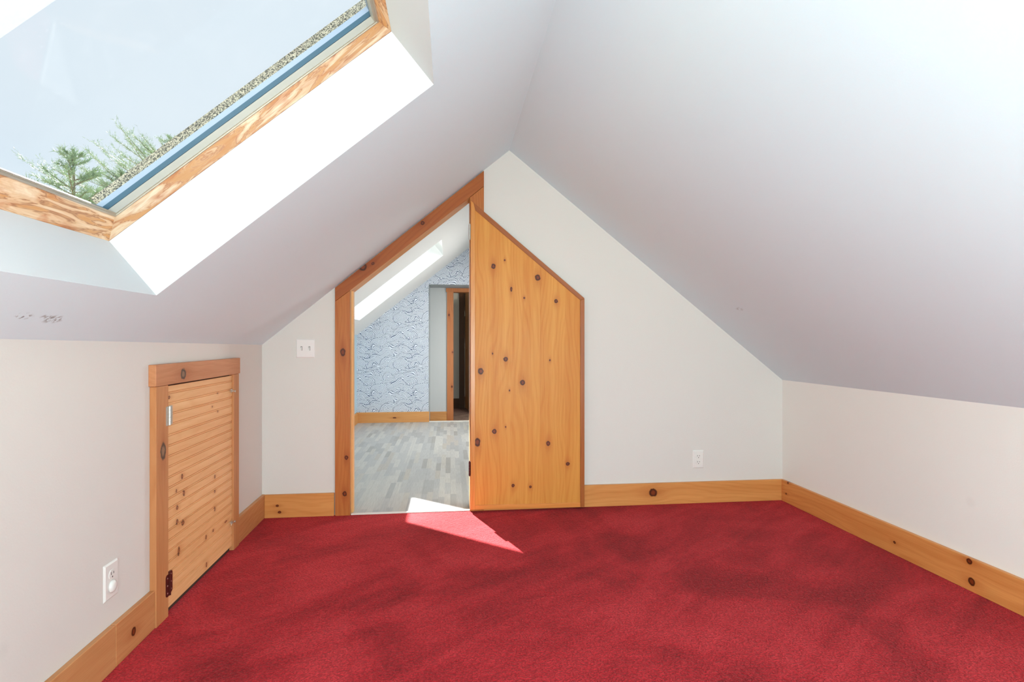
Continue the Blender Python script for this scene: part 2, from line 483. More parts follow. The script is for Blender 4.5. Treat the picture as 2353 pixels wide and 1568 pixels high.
M_dslant = mat_wood('door slanted edge pine', (172, 102, 50), (144, 78, 34), tuple(ds), tuple(dsv), seed=4.9, rough=0.32, coat=.2)
M_dbot = mat_wood('door bottom edge pine', (224, 150, 78), (200, 118, 50), X_, Z_, seed=5.3, rough=0.3, coat=.2)
M_casing = mat_wood('casing pine', (194, 122, 62), (164, 88, 38), Z_, X_, knots=[(.989, -.646, .022, .0135), (.351, -.625, .012, .009), (.133, -.635, .014, .0115)], seed=6.0, rough=.4, grain=.8, coat=.1)
def SV(x, z): p = Vector((x, 0, z)); return (p.dot(sl), p.dot(sv))
hk = [SV(-.170, 1.782) + (.011, .010), SV(-.528, 1.506) + (.022, .018), SV(-.468, 1.528) + (.009, .007)]
M_header = mat_wood('header pine', (178, 104, 50), (146, 74, 32), tuple(sl), tuple(sv), knots=hk, seed=7.0, rough=.4, grain=.8, coat=.1)
M_jamb = mat_wood('jamb pine', (232, 190, 132), (214, 158, 98), Z_, Y_, seed=8.0, rough=.4, coat=.1)
M_jambs = mat_wood('sloped jamb pine', (226, 178, 118), (206, 146, 88), tuple(sl), Y_, seed=8.3, rough=.4, coat=.1)
BL, BD = (220, 156, 90), (194, 124, 62)
M_base_f = mat_wood('baseboard pine end wall', BL, BD, X_, Z_, knots=[(1.299, .078, .024, .023), (-1.027, .073, .008, .006), (-1.014, .034, .009, .007)], seed=9.0, rough=.38, grain=.7, coat=.1)
M_base_r = mat_wood('baseboard pine right', (226, 158, 90), (200, 124, 62), Y_, Z_, knots=[(2.067, .124, .012, .012), (2.057, .043, .014, .016), (2.457, .061, .007, .006), (3.311, .134, .007, .007), (3.330, .058, .007, .005)], seed=10.0, rough=.38, grain=.7, coat=.1)
M_base_l = mat_wood('baseboard pine left', (206, 150, 100), (178, 114, 66), Y_, Z_, knots=[(1.993, .062, .012, .013)], seed=11.5, rough=.42, grain=.6, coat=.05)
M_base_l2 = mat_wood('baseboard pine left near', (210, 158, 106), (184, 122, 74), Y_, Z_, seed=14.2, rough=.42, grain=.6, coat=.05)
M_base_b = mat_wood('baseboard pine room two', (214, 158, 96), (190, 128, 70), X_, Z_, knots=[(-.72, .06, .02, .008)], seed=12.0, rough=.4, coat=.1)
AL, AD = (208, 154, 108), (184, 124, 80)
M_acc_h = mat_wood('hatch header pine', (206, 146, 104), (180, 118, 76), Y_, Z_, knots=[(2.337, .923, .020, .021)], knot_col=(110, 82, 62), seed=13.0, rough=.5, grain=.8, coat=0)
M_acc_s = mat_wood('hatch casing pine', (206, 148, 98), (180, 116, 68), Z_, Y_, knots=[(.642, 2.182, .030, .018)], knot_col=(116, 88, 66), seed=14.0, rough=.5, grain=.8, coat=0)
ak = [(2.244,.838,.0070,.0060),(2.302,.459,.0045,.0062),(2.351,.506,.0070,.0095),(2.366,.433,.0080,.0110),(2.309,.391,.0080,.0080),(2.309,.334,.0080,.0100),(2.358,.314,.0110,.0100),(2.323,.212,.0080,.0150),(2.646,.754,.004,.004),(2.708,.810,.004,.004),(2.708,.724,.004,.004),(2.674,.424,.0060,.008),(2.674,.355,.0060,.006),(2.674,.274,.0060,.011),(2.578,.176,.0060,.0095),(2.655,.179,.0060,.006),(2.583,.051,.0060,.011),(2.804,.172,.0140,.004)]
M_acc_d = mat_wood('beadboard pine', (236, 188, 134), (218, 160, 104), Y_, Z_, knots=[(y, z, a, b) for y, z, a, b in ak], knot_col=(140, 84, 50), seed=15.0, rough=.45, grain=.6, coat=.05, board=0.0409)
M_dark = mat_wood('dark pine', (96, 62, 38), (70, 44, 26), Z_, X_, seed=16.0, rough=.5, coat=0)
M_case2 = mat_wood('far casing pine', (196, 128, 74), (170, 98, 52), Z_, X_, knots=[(1.42, -.02, .015, .01), (.42, .02, .014, .011), (.9, .03, .01, .008)], seed=17.0, rough=.4, coat=.1)
M_steel = mat_plain('zinc steel', (196, 194, 186), 0.35, 0.8)
M_bronze = mat_plain('bronze painted steel', (84, 34, 30), 0.3, 0.35)
M_screw = mat_plain('screw head', (190, 160, 150), 0.3, 0.8)
M_plate = mat_plain('switch plate plastic', (232, 228, 224), 0.35)
M_plate2 = mat_plain('outlet plastic', (228, 226, 220), 0.3)
M_slot = mat_plain('outlet slot', (70, 64, 60), 0.6)
M_gap = mat_plain('gap', (60, 40, 30), 0.8)
M_bead = mat_plain('anodised bead', (178, 172, 158), 0.45, 0.4)
M_gask = mat_plain('blue grey gasket', (64, 92, 108), 0.35)
M_cladd = mat_plain('painted cladding', (152, 164, 182), 0.45)
M_glass = mat_glass('skylight glass')
kk = NT('roof granules')
vg = kk.n('ShaderNodeTexVoronoi'); kk.put(vg.inputs['Vector'], kk.pos); vg.inputs['Scale'].default_value = 330
kk.base(kk.mix(kk.rng(kk.dot(vg.outputs['Color'], (1, 0, 0)), .1, .9), S((72, 72, 68)), S((196, 186, 164))))
kk.rough(.85); kk.bump(vg.outputs['Distance'], .8, .004); M_gran = kk.mat
M_roof = mat_plain('roof shingles', (92, 90, 88), 0.9)

# ------------------------------------------------------------ the two attic rooms: shell
LW_SK = 0.0175
def LWX(y): return -1.12 + LW_SK * (3.4 - y)          # the left knee wall runs one degree off square
def lw(p, y, z): return (LWX(y) + p, y, z)             # p = distance into the room

YB = -0.9       # back wall
YE = 3.4        # end wall face
YE2 = 3.52      # its other side
YF = 7.2        # far wall of the second room
# sloped slabs -----------------------------------------------------------
class Slope:
    def __init__(self, x0, z0, m, sgn=1):
        self.x0, self.z0, self.m, self.sgn = x0, z0, m, sgn
        self.c = 1 / math.hypot(1, m); self.s = m * self.c
    def P(self, s, y, d):
        return (self.x0 + self.sgn * (s * self.c - d * self.s), y, self.z0 + s * self.s + d * self.c)
S1 = Slope(-1.12, 1.034, 0.8217)
S1R = Slope(2.198, 0.799, 0.797, -1)
S2 = Slope(-1.2, 1.136, 0.80)
RX1 = 0.376
s1_len = (RX1 + 1.12) / S1.c
s1r_len = (2.198 - RX1) / S1R.c
RX2 = 0.40
s2_len = (RX2 + 1.2) / S2.c
S2R = Slope(2.2, 1.136 + 1.6 * .8 - 1.8 * .797, 0.797, -1)
s2r_len = (2.2 - RX2) / S2R.c

def slab(sl_, s0, s1, y0, y1, d1, hole=None):
    mb = MB()
    if hole is None:
        a = [sl_.P(s, y, 0) for s, y in ((s0, y0), (s1, y0), (s1, y1), (s0, y1))]
        b = [sl_.P(s, y, d1) for s, y in ((s0, y0), (s1, y0), (s1, y1), (s0, y1))]
        return mb.prism(a, b)
    h0, h1, g0, g1 = hole
    o = [(s0, y0), (s1, y0), (s1, y1), (s0, y1)]; i = [(h0, g0), (h1, g0), (h1, g1), (h0, g1)]
    mb.ring([sl_.P(s, y, 0) for s, y in o], [sl_.P(s, y, d1) for s, y in o], [sl_.P(s, y, 0) for s, y in i], [sl_.P(s, y, d1) for s, y in i])
    return mb
TH = 0.217
H1 = (0.262, 1.378, 0.80, 1.822)
s2c = S2.c
H2 = ((-1.010 + 1.2) / s2c, (-0.083 + 1.2) / s2c, 5.25, 6.23)
def shaftmats(o, sl_, hole):
    """white paint on the four shaft faces"""
    me = o.data
    base = Vector(o.location)
    for p in me.polygons:
        c = base + Vector(p.center)
        dx = (c.x - sl_.x0) * sl_.sgn; dz = c.z - sl_.z0
        d = -dx * sl_.s + dz * sl_.c; s = dx * sl_.c + dz * sl_.s
        if 0.02 < d < TH - .02 and hole[0] - .01 < s < hole[1] + .01 and hole[2] - .01 < c.y < hole[3] + .01:
            p.material_index = 1
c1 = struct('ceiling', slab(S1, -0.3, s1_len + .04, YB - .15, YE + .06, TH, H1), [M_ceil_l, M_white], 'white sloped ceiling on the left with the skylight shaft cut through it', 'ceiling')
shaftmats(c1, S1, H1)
struct('ceiling', slab(S1R, -0.3, s1r_len + .04, YB - .15, YE + .06, TH), M_ceil_r, 'plain white sloped ceiling on the right of the ridge', 'ceiling')
c2 = struct('ceiling', slab(S2, -0.3, s2_len + .04, YE + .06, YF + .0, TH, H2), [M_ceil_2, M_white2], 'white sloped ceiling of the room beyond the open door', 'ceiling')
shaftmats(c2, S2, H2)
H4 = (.65, 1.45, WIN4[0], WIN4[1])
struct('ceiling', slab(S2R, -0.3, s2r_len + .04, YE + .06, YF + .0, TH, H4), M_ceil_2, 'right slope of the ceiling in the room beyond', 'ceiling')

# floors
struct('floor', MB().box(-1.30, 2.35, YB - .15, YE, -.12, 0), M_carpet, 'red carpet covering the attic room floor', 'carpet')
struct('floor', MB().box(-1.35, 2.35, YE, YF, -.12, -.002), M_lam, 'pale grey mixed-strip laminate floor beyond the doorway', 'floor')
struct('floor', MB().box(-1.35, 2.35, YF, 11.2, -.2, -.075), M_hcarpet, 'grey-brown carpet in the far hallway', 'floor')
struct('trim_1', MB().box(-.60, .12, YE - .012, YE + .012, -.01, .005), M_strip, 'thin pale edge strip where red carpet meets grey laminate', 'threshold', .001)
struct('trim_2', MB().box(-.283, .9, YF - .012, YF + .02, -.075, .006), M_strip, 'thin white strip at the far edge of the laminate floor', 'threshold', .001)

# walls of the first room (solid prisms)
mb = MB()
y0, y1 = YB - .15, YE + .06
mb.prism([(LWX(y0), y0, -.1), (LWX(y1), y1, -.1), (-1.40, y1, -.1), (-1.40, y0, -.1)], [(LWX(y0), y0, 1.034 + S1.m * (LWX(y0) + 1.12)), (LWX(y1), y1, 1.034), (-1.40, y1, 1.0), (-1.40, y0, 1.0)])
struct('wall_left', mb, M_wall, 'low warm-grey knee wall on the left with the small hatch', 'wall')
struct('wall_right', MB().box(2.2, 2.4, YB - .15, YE + .06, -.1, .82), M_wall_r, 'low off-white knee wall on the right', 'wall')
wx0, wx1, wz0, wz1 = WIN3
mb = MB()
for b_ in ((-1.5, wx0, -.1, 2.6), (wx1, 2.5, -.1, 2.6), (wx0, wx1, -.1, wz0), (wx0, wx1, wz1, 2.6)):
    mb.box(b_[0], b_[1], YB - .15, YB, b_[2], b_[3])
struct('wall_back', mb, M_wall_b, 'white wall behind the camera', 'wall')
wt = thing('fill_window', ((wx0 + wx1) / 2, YB, wz0), 'unseen pine-framed window added behind the camera to hold the fill lamp', 'window', kind='structure')  # added opening around the fill lamp
def frame_xz(x0, x1, z0, z1, w_, a, b):
    q = MB()
    def L(x0, x1, z0, z1, y): return [(x0, y, z0), (x1, y, z0), (x1, y, z1), (x0, y, z1)]
    return q.ring(L(x0 - w_, x1 + w_, z0 - w_, z1 + w_, a), L(x0 - w_, x1 + w_, z0 - w_, z1 + w_, b), L(x0, x1, z0, z1, a), L(x0, x1, z0, z1, b))
WIN_F = (wt, frame_xz)
# end wall with the sloped-top doorway
def zc1(x): return 1.034 + .8217 * (x + 1.12) if x < RX1 else .799 + .797 * (2.198 - x)
JX0, JX1 = -.618, .135            # rough opening
def zh(x): return 1.378 + (x + .604) * (1.968 - 1.378) / (.12 + .604)      # rough opening head line
mb = MB()
def wallpoly(pts, a=YE, b=YE2):
    mb.prism([(x, a, z) for x, z in pts], [(x, b, z) for x, z in pts])
E_ = .03
wallpoly([(-1.3, -.1), (JX0, -.1), (JX0, zc1(JX0) + E_), (-1.12, 1.034 + E_), (-1.3, 1.0)])
wallpoly([(JX0, zh(JX0)), (JX1, zh(JX1)), (JX1, zc1(JX1) + E_), (JX0, zc1(JX0) + E_)])
wallpoly([(JX1, -.1), (2.35, -.1), (2.35, .75), (2.198, .799 + E_), (RX1, 2.251 + E_), (JX1, zc1(JX1) + E_)])
struct('wall_far', mb, M_wall, 'warm-grey gable end wall around the pine doorway', 'wall')

# second room
struct('wall_left', MB().box(-1.45, -1.2, YE2, YF + .1, -.1, 1.16), M_blue, 'pale blue knee wall glimpsed just inside the doorway', 'wall')
struct('wall_right', MB().box(2.2, 2.4, YE2, YF + .1, -.1, 1.2), M_grey, 'right knee wall of the room beyond', 'wall')

# wallpaper with brush-drawn waves: painted as stamps, one over the other ------------------
def wave_paper(xs, zs):
    """returns line darkness 0..1 on the grid: overlapping humps of concentric arcs, spirals and curls"""
    Xg, Zg = np.meshgrid(xs, zs)
    out = np.zeros_like(Xg)
    TX, TZ = 0.54, 0.60
    per = 0.0155
    rnd = random.Random(5)
    stamps = []
    for r in range(12):
        z = TZ * (11 - r) / 12.0 + rnd.uniform(-.01, .01)
        for c in range(5):
            x = TX * (c + (0.5 if r % 2 else 0)) / 5.0 + rnd.uniform(-.03, .03)
            stamps.append(['hump', x, z, rnd.uniform(.08, .135), rnd.uniform(.55, .95), rnd.uniform(-.1, .6)])
    stamps.append(['spiral', .16, .44, .112, .62, .20])
    stamps.append(['spiral', .43, .16, .100, .62, .12])
    stamps.append(['spiral', .10, .02, .070, .60, .15])
    stamps.append(['curl', .33, .33, .085, 1.0, 1.0])
    # warp of the sheet gives the brushed S-bends
    Xw = Xg + .016 * np.sin(2 * np.pi * (Zg / TZ * 3 + .1)) + .008 * np.sin(2 * np.pi * (Xg / TX * 4 + Zg / TZ * 2))
    Zw = Zg + .018 * np.sin(2 * np.pi * (Xg / TX * 3 + .3)) + .008 * np.sin(2 * np.pi * (Xg / TX * 2 - Zg / TZ * 5))
    x_lo, x_hi = xs[0] - .2, xs[-1] + .2
    z_lo, z_hi = zs[0] - .2, zs[-1] + .2
    jobs = []
    for tz in range(int(z_hi / TZ) + 1, int(math.floor(z_lo / TZ)) - 2, -1):
        for si, st in enumerate(stamps):
            for tx in range(int(math.floor(x_lo / TX)) - 1, int(x_hi / TX) + 2):
                jobs.append((-(tz * TZ + st[2] - (st[3] * .62 if st[0] != 'hump' else 0)), tx, si, st, tz))
    jobs.sort(key=lambda j: (j[0], j[2], j[1]))
    for zz, tx, si, st, tz in jobs:
        kind, sx, sz, R, asp, rot = st
        cx = sx + tx * TX; cz = sz + tz * TZ
        if cx + R < xs[0] - .05 or cx - R > xs[-1] + .05 or cz + R < zs[0] - .05 or cz - R > zs[-1] + .05: continue
        i0 = max(0, np.searchsorted(xs, cx - R - .04)); i1 = min(len(xs), np.searchsorted(xs, cx + R + .04))
        k0 = max(0, np.searchsorted(zs, cz - R - .04)); k1 = min(len(zs), np.searchsorted(zs, cz + R + .04))
        if i1 <= i0 or k1 <= k0: continue
        wk = .35 if kind == 'spiral' else 1.0
        dx = Xg[k0:k1, i0:i1] * (1 - wk) + Xw[k0:k1, i0:i1] * wk - cx; dz = Zg[k0:k1, i0:i1] * (1 - wk) + Zw[k0:k1, i0:i1] * wk - cz
        cr_, sr_ = math.cos(rot), math.sin(rot)
        a = dx * cr_ + dz * sr_; b = (-dx * sr_ + dz * cr_) / asp
        rr = np.sqrt(a * a + b * b)
        if kind == 'spiral':
            th = np.arctan2(b, a); ph = rr / per - th / (2 * np.pi)
        elif kind == 'curl':
            a2 = a + .35 * b * np.sin(b / R * 3.0); rr2 = np.sqrt((a2 - .3 * R) ** 2 + b * b); ph = rr2 / per
        else:
            ph = rr / per
        fr = np.abs(ph - np.floor(ph) - .5) * 2
        line = np.clip((.44 - fr) / .30, 0, 1)
        edge = np.clip((rr - (R - .0030)) / .002, 0, 1)
        val = np.maximum(line, edge)
        inside = rr < R
        sub = out[k0:k1, i0:i1]
        sub[inside] = val[inside]
    return out

def grid_piece(mbv, x0, x1, z0, z1, y, step=.0034):
    nx = int((x1 - x0) / step); nzz = int((z1 - z0) / step)
    xs = np.linspace(x0, x1, nx + 1); zs = np.linspace(z0, z1, nzz + 1)
    val = wave_paper(xs, zs)
    return xs, zs, val
def build_wallpaper(y):
    V_, F_, C_ = [], [], []
    b = 0
    for (x0, x1, z0, z1) in ((-1.2, -.283, 0.0, 2.42), (-.283, .42, 1.80, 2.42)):
        xs, zs, val = grid_piece(None, x0, x1, z0, z1, y)
        Xg, Zg = np.meshgrid(xs, zs)
        n = Xg.size
        V_.append(np.stack([Xg.ravel(), np.full(n, y), Zg.ravel()], 1))
        idx = np.arange(n).reshape(Xg.shape) + b
        q = np.stack([idx[:-1, :-1], idx[:-1, 1:], idx[1:, 1:], idx[1:, :-1]], -1).reshape(-1, 4)
        xc = (Xg[:-1, :-1]).ravel(); zz = (Zg[:-1, :-1]).ravel()
        keep = zz < S2.z0 + S2.m * (xc + 1.2) + .05
        F_.append(q[keep]); C_.append(val.ravel()); b += n
    V_ = np.concatenate(V_); F_ = np.concatenate(F_); C_ = np.concatenate(C_)
    return V_, F_, C_
Vp, Fp, Cp = build_wallpaper(YF)
nv = len(Vp)
# plaster body behind the paper with the recess opening
mb = MB()
def zr2(x): return (S2.z0 + S2.m * (x + 1.2) if x < RX2 else S2R.z0 + .797 * (2.2 - x)) + .24
def body(xs_, zb):
    q = [(xs_[0], zb)] + [(xs_[-1], zb)] + [(x, zr2(x)) for x in reversed(xs_)]
    mb.prism([(x, YF + .001, z) for x, z in q], [(x, YF + .45, z) for x, z in q])
body([-1.45, -.283], -.2); body([-.283, RX2, 1.4], 1.80); body([1.4, 2.4], -.2)
me = bpy.data.meshes.new('wall_far')
bv = np.array(mb.v)
allv = np.concatenate([Vp, bv])
faces = [tuple(int(i) for i in f) for f in Fp] + [tuple(i + nv for i in f) for f in mb.f]
orig = Vector((0, YF, 0))
me.from_pydata((allv - np.array(orig)).tolist(), [], faces)
kp = NT('wave wallpaper')
at = kp.n('ShaderNodeAttribute'); at.attribute_name = 'ink'
kp.base(kp.mix(kp.rng(at.outputs['Fac'], .1, .75), S((228, 235, 243)), S((54, 76, 110))))
kp.rough(.7)
me.materials.append(kp.mat); me.materials.append(M_greyd)
me.polygons.foreach_set('material_index', [0] * len(Fp) + [1] * len(mb.f))
me.update()
ink = me.attributes.new('ink', 'FLOAT', 'POINT')
ink.data.foreach_set('value', np.concatenate([Cp, np.zeros(len(bv))]).astype(np.float32))
wf = bpy.data.objects.new('wall_far', me); COL.objects.link(wf); wf.location = orig
tag(wf, 'far wall papered with navy-on-white hand-drawn waves', 'wallpaper', kind='structure')

# wall at the back of the recess, its door opening and the hall beyond
YR = YF + .45
mb = MB()
mb.box(-.6, -.03, YR, YR + .11, -.2, 2.3); mb.box(-.03, .80, YR, YR + .11, 1.76, 2.3); mb.box(.80, 1.5, YR, YR + .11, -.2, 2.3)
struct('wall_far', mb, M_grey, 'plain light grey wall inside the recess of the far wall', 'wall')
struct('baseboard_far', MB().box(-.283, -.048, YR - .016, YR, -.075, .072), M_base_b, 'pine baseboard at the foot of the recessed grey wall', 'baseboard', .002)
YH = 9.2
mb = MB(); mb.box(-1.0, .146, YH, YH + .12, -.2, 2.3); mb.box(.146, 1.8, YH, YH + .12, 1.86, 2.3); mb.box(.9, 1.8, YH, YH + .12, -.2, 2.3)
struct('wall_far', mb, M_hall, 'dim grey hallway wall seen through the farthest door frame', 'wall')
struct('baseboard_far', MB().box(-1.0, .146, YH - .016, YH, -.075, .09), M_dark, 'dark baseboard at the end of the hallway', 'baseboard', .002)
struct('wall_left', MB().box(-.75, -.6, YR + .11, 11.2, -.2, 2.3), M_hall, 'left wall of the hallway', 'wall')
struct('wall_right', MB().box(1.5, 1.65, YR + .11, 11.2, -.2, 2.3), M_hall, 'right wall of the hallway', 'wall')
struct('wall_back', MB().box(-.75, 1.65, 11.1, 11.25, -.2, 2.3), M_hall, 'end wall of the space behind the hallway', 'wall')
struct('ceiling', MB().box(-1.0, 1.8, YR - .1, 11.25, 2.25, 2.4), M_ceil_r, 'flat ceiling of the hallway', 'ceiling')
t = thing('added_hall_lamp', (.9, 8.4, 2.25), 'round opal glass lamp added unseen on the hallway ceiling to brighten the hall', 'lamp')  # added out of view to lift the dim hallway
obj('base', MB().cyl((.9, 8.4, 2.225), (0, 0, 1), .13, .025, 24), M_steel, t)
ko = NT('opal glass'); ko.b.inputs['Emission Color'].default_value = (1, .9, .75, 1); ko.b.inputs['Emission Strength'].default_value = 70
obj('glass_shade', MB().dome((.9, 8.4, 2.225), (0, 0, -1), .12, .07, up=(0, 1, 0)), ko.mat, t, smooth=True)
# recess: ceiling above it is the plaster body; far doorway casing
t = thing('door_frame', (-.048, YR, -.075), 'pine door casing standing in the recessed grey wall, farthest orange frame', 'door frame')
obj('side_casing', MB().box(-.048, .042, YR - .02, YR + .13, -.075, 1.742), M_case2, t, .002)
obj('side_casing', MB().box(.79, .88, YR - .02, YR + .13, -.075, 1.742), M_case2, t, .002)
obj('head_casing', MB().box(-.060, .892, YR - .024, YR + .13, 1.742, 1.795), M_case2, t, .002)
t = thing('door_frame', (.146, YH, -.075), 'dark shaded wooden casing at the end of the hallway', 'door frame')
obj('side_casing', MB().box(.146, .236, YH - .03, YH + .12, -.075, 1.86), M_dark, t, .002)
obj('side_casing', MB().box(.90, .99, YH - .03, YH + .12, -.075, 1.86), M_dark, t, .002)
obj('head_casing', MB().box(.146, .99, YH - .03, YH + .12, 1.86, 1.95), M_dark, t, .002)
M_hdoor = mat_wood('hall door pine', (190, 138, 84), (160, 108, 60), Z_, Y_, knots=[(.9, 9.0, .02, .02), (1.4, 8.9, .015, .015)], seed=21, coat=.1)
t = thing('door', (.262, YH - .03, -.065), 'knotty pine door swung open in the dim hallway, seen nearly edge-on', 'door')
hd = MB(); hd.prism([(.246, YH - .035, -.065), (.282, YH - .035, -.065), (.362, YH - .70, -.065), (.326, YH - .70, -.065)], [(.246, YH - .035, 1.85), (.282, YH - .035, 1.85), (.362, YH - .70, 1.85), (.326, YH - .70, 1.85)])
obj('door_leaf', hd, M_hdoor, t, .002)
for z in (1.52, .98, .22):
    obj('hinge', MB().cyl((.240, YH - .040, z - .045), (0, 0, 1), .007, .09, 10).box(.236, .252, YH - .036, YH - .034, z - .045, z + .045), M_steel, t)

wt, frame_xz = WIN_F
obj('window_frame', frame_xz(wx0, wx1, wz0, wz1, .07, YB, YB + .02), M_case2, wt, .002)
obj('sash', frame_xz(wx0 + .03, wx1 - .03, wz0 + .03, wz1 - .03, .03, YB - .09, YB - .05), M_case2, wt, .002)
obj('pane', MB().box(wx0 + .03, wx1 - .03, YB - .074, YB - .068, wz0 + .03, wz1 - .03), M_glass, wt)

# baseboards of the second room
struct('baseboard_far', MB().box(-1.2, -.275, YF - .018, YF - .0005, -.002, .133), M_base_b, 'pine baseboard below the wave wallpaper', 'baseboard', .002)
struct('baseboard_left', MB().box(-1.2, -1.182, YE2, YF - .018, -.002, .137), M_base_b, 'pine baseboard along the pale blue wall', 'baseboard', .002)

# baseboards of the first room
BH, BT = .139, .019
def lbase(y0, y1, mt, lab):
    m_ = MB(); m_.box(0, BT, y0, y1, 0, BH, fn=lw)
    return struct('baseboard_left', m_, mt, lab, 'baseboard', .0025)
lbase(2.958, YE, M_base_l, 'short pine baseboard between the hatch and the left corner')
lbase(1.892, 2.132, M_base_l, 'pine baseboard piece with a knot, beside the hatch casing')
lbase(YB, 1.890, M_base_l2, 'long pine baseboard board nearest the camera on the left')
struct('baseboard_far', MB().box(-1.12 + BT, -.698, YE - BT, YE, 0, BH - .001), M_base_f, 'pine baseboard left of the doorway below the light switch', 'baseboard', .0025)
struct('baseboard_far', MB().box(.206, 2.2, YE - BT, YE, 0, BH - .001), M_base_f, 'pine baseboard with one large knot right of the open door', 'baseboard', .0025)
struct('baseboard_right', MB().box(2.2 - BT, 2.2, YB, YE - BT, 0, BH), M_base_r, 'long pine baseboard along the right knee wall', 'baseboard', .0025)

# ------------------------------------------------------------ doorway casing and jambs
YC = YE - .021
t = thing('door_frame', (-.24, YE, 0), 'reddish pine casing with a slanted head around the doorway to the next room', 'door frame')
def zo(x): return 2.125 + (x - .207) * .8217          # outer edge, against the ceiling
def zi(x): return 1.363 + (x + .604) * (1.949 - 1.363) / .724
def pr(pts, a, b): return MB().prism([(x, a, z) for x, z in pts], [(x, b, z) for x, z in pts])
obj('side_casing', pr([(-.692, 0), (-.604, 0), (-.604, zi(-.604)), (-.692, 1.295)], YC, YE), M_casing, t, .0015)
tag(obj('head_casing', pr([(-.692, 1.295 + .0015), (-.604, zi(-.604) + .0015), (.120, zi(.120) + .0015), (.207, 2.022), (.207, zo(.207) - .008), (-.692, zo(-.692) - .008)], YC, YE), M_header, t, .0015), 'darker reddish slanted head board with knots along its upper edge')
obj('side_casing', pr([(.120, 0), (.207, 0), (.207, 2.020), (.120, zi(.120) - .001)], YC, YE), M_casing, t, .0015)
tk = .016
obj('jamb', MB().box(-.620, -.604, YE - .012, YE2 + .005, 0, zi(-.604) + .02), M_jamb, t, .001)
obj('jamb', MB().box(.120, .136, YE - .012, YE2 + .005, 0, zi(.12) + .01), M_jamb, t, .001)
obj('head_jamb', pr([(-.606, zi(-.606)), (.122, zi(.122)), (.122, zi(.122) + .018), (-.606, zi(-.606) + .018)], YE - .012, YE2 + .005), M_jambs, t, .001)
obj('door_stop', MB().box(-.604, -.594, YE + .035, YE + .075, 0, zi(-.6) - .002), M_jamb, t, .001)

# ------------------------------------------------------------ the open pine door
YD0, YD1 = 3.345, 3.374
t = thing('door', (.124, 3.36, .012), 'knotty orange pine door with a slanted top, folded open flat against the end wall', 'door')
XL, XR, ZL, ZR, ZB = .124, .838, 1.922, 1.326, .016
SWd = .027
def zt(x): return ZL + (x - XL) * (ZR - ZL) / (XR - XL)
inn = .030
obj('door_leaf', pr([(XL + .002, ZB + .002), (XR - .002, ZB - .002), (XR - .002, zt(XR) - .004), (XL + .002, zt(XL) - .004)], YD0 + .006, YD1), M_door, t)
obj('hinge_stile', pr([(XL, ZB + .003), (XL + SWd, ZB + .003), (XL + SWd, zt(XL + SWd) - .001), (XL, zt(XL) - .001)], YD0, YD1 + .001), M_dstile, t, .0015)
tag(obj('outer_stile', pr([(XR - SWd, ZB - .003), (XR, ZB - .003), (XR, zt(XR) - .001), (XR - SWd, zt(XR - SWd) - .036)], YD0, YD1 + .001), M_dedge, t, .0015), 'darker brown edge strip')
tag(obj('top_rail', pr([(XL + SWd + .001, zt(XL + SWd) - .037), (XR - SWd + .001, zt(XR - SWd) - .034), (XR, zt(XR)), (XL + SWd - .012, zt(XL + SWd - .012))], YD0 - .001, YD1 + .001), M_dslant, t, .0015), 'darker slanted top strip')
obj('bottom_rail', pr([(XL + SWd, ZB + .003), (XR - SWd, ZB - .003), (XR - SWd, ZB + .024), (XL + SWd, ZB + .030)], YD0, YD1 + .001), M_dbot, t, .0015)
def barrel_hinge(z0, z1, mt, lab):
    h_ = MB()
    n_ = 5; hh = (z1 - z0) / n_
    for i in range(n_):
        h_.cyl((.1175, YD0 + .002, z0 + i * hh + .0006), (0, 0, 1), .0062, hh - .0012, 14)
    h_.cyl((.1175, YD0 + .002, z0 - .004), (0, 0, 1), .0035, z1 - z0 + .008, 10)
    h_.box(.1190, .1225, YD0 + .002, YD1, z0 + .002, z1 - .002)
    o = obj('hinge', h_, mt, t); tag(o, lab)
barrel_hinge(1.682, 1.774, M_steel, 'steel hinge barrel near the top')
barrel_hinge(.230, .316, M_bronze, 'reddish brown painted hinge near the floor')

# ------------------------------------------------------------ knee-wall hatch
t = thing('hatch_frame', (LWX(2.55), 2.55, 0), 'pine casing with a thick head board around the small knee-wall hatch', 'door frame')
PC = .024
def lbox(p0, p1, y0, y1, z0, z1): return MB().box(p0, p1, y0, y1, z0, z1, fn=lw)
obj('side_casing', lbox(0, PC, 2.132, 2.222, 0, .888), M_acc_s, t, .002)
obj('side_casing', lbox(0, PC, 2.884, 2.958, 0, .888), M_acc_s, t, .002)
obj('head_casing', lbox(0, PC + .003, 2.124, 2.966, .889, .969), M_acc_h, t, .002)
obj('backing', lbox(.0005, .003, 2.222, 2.884, 0, .889), M_gap, t)

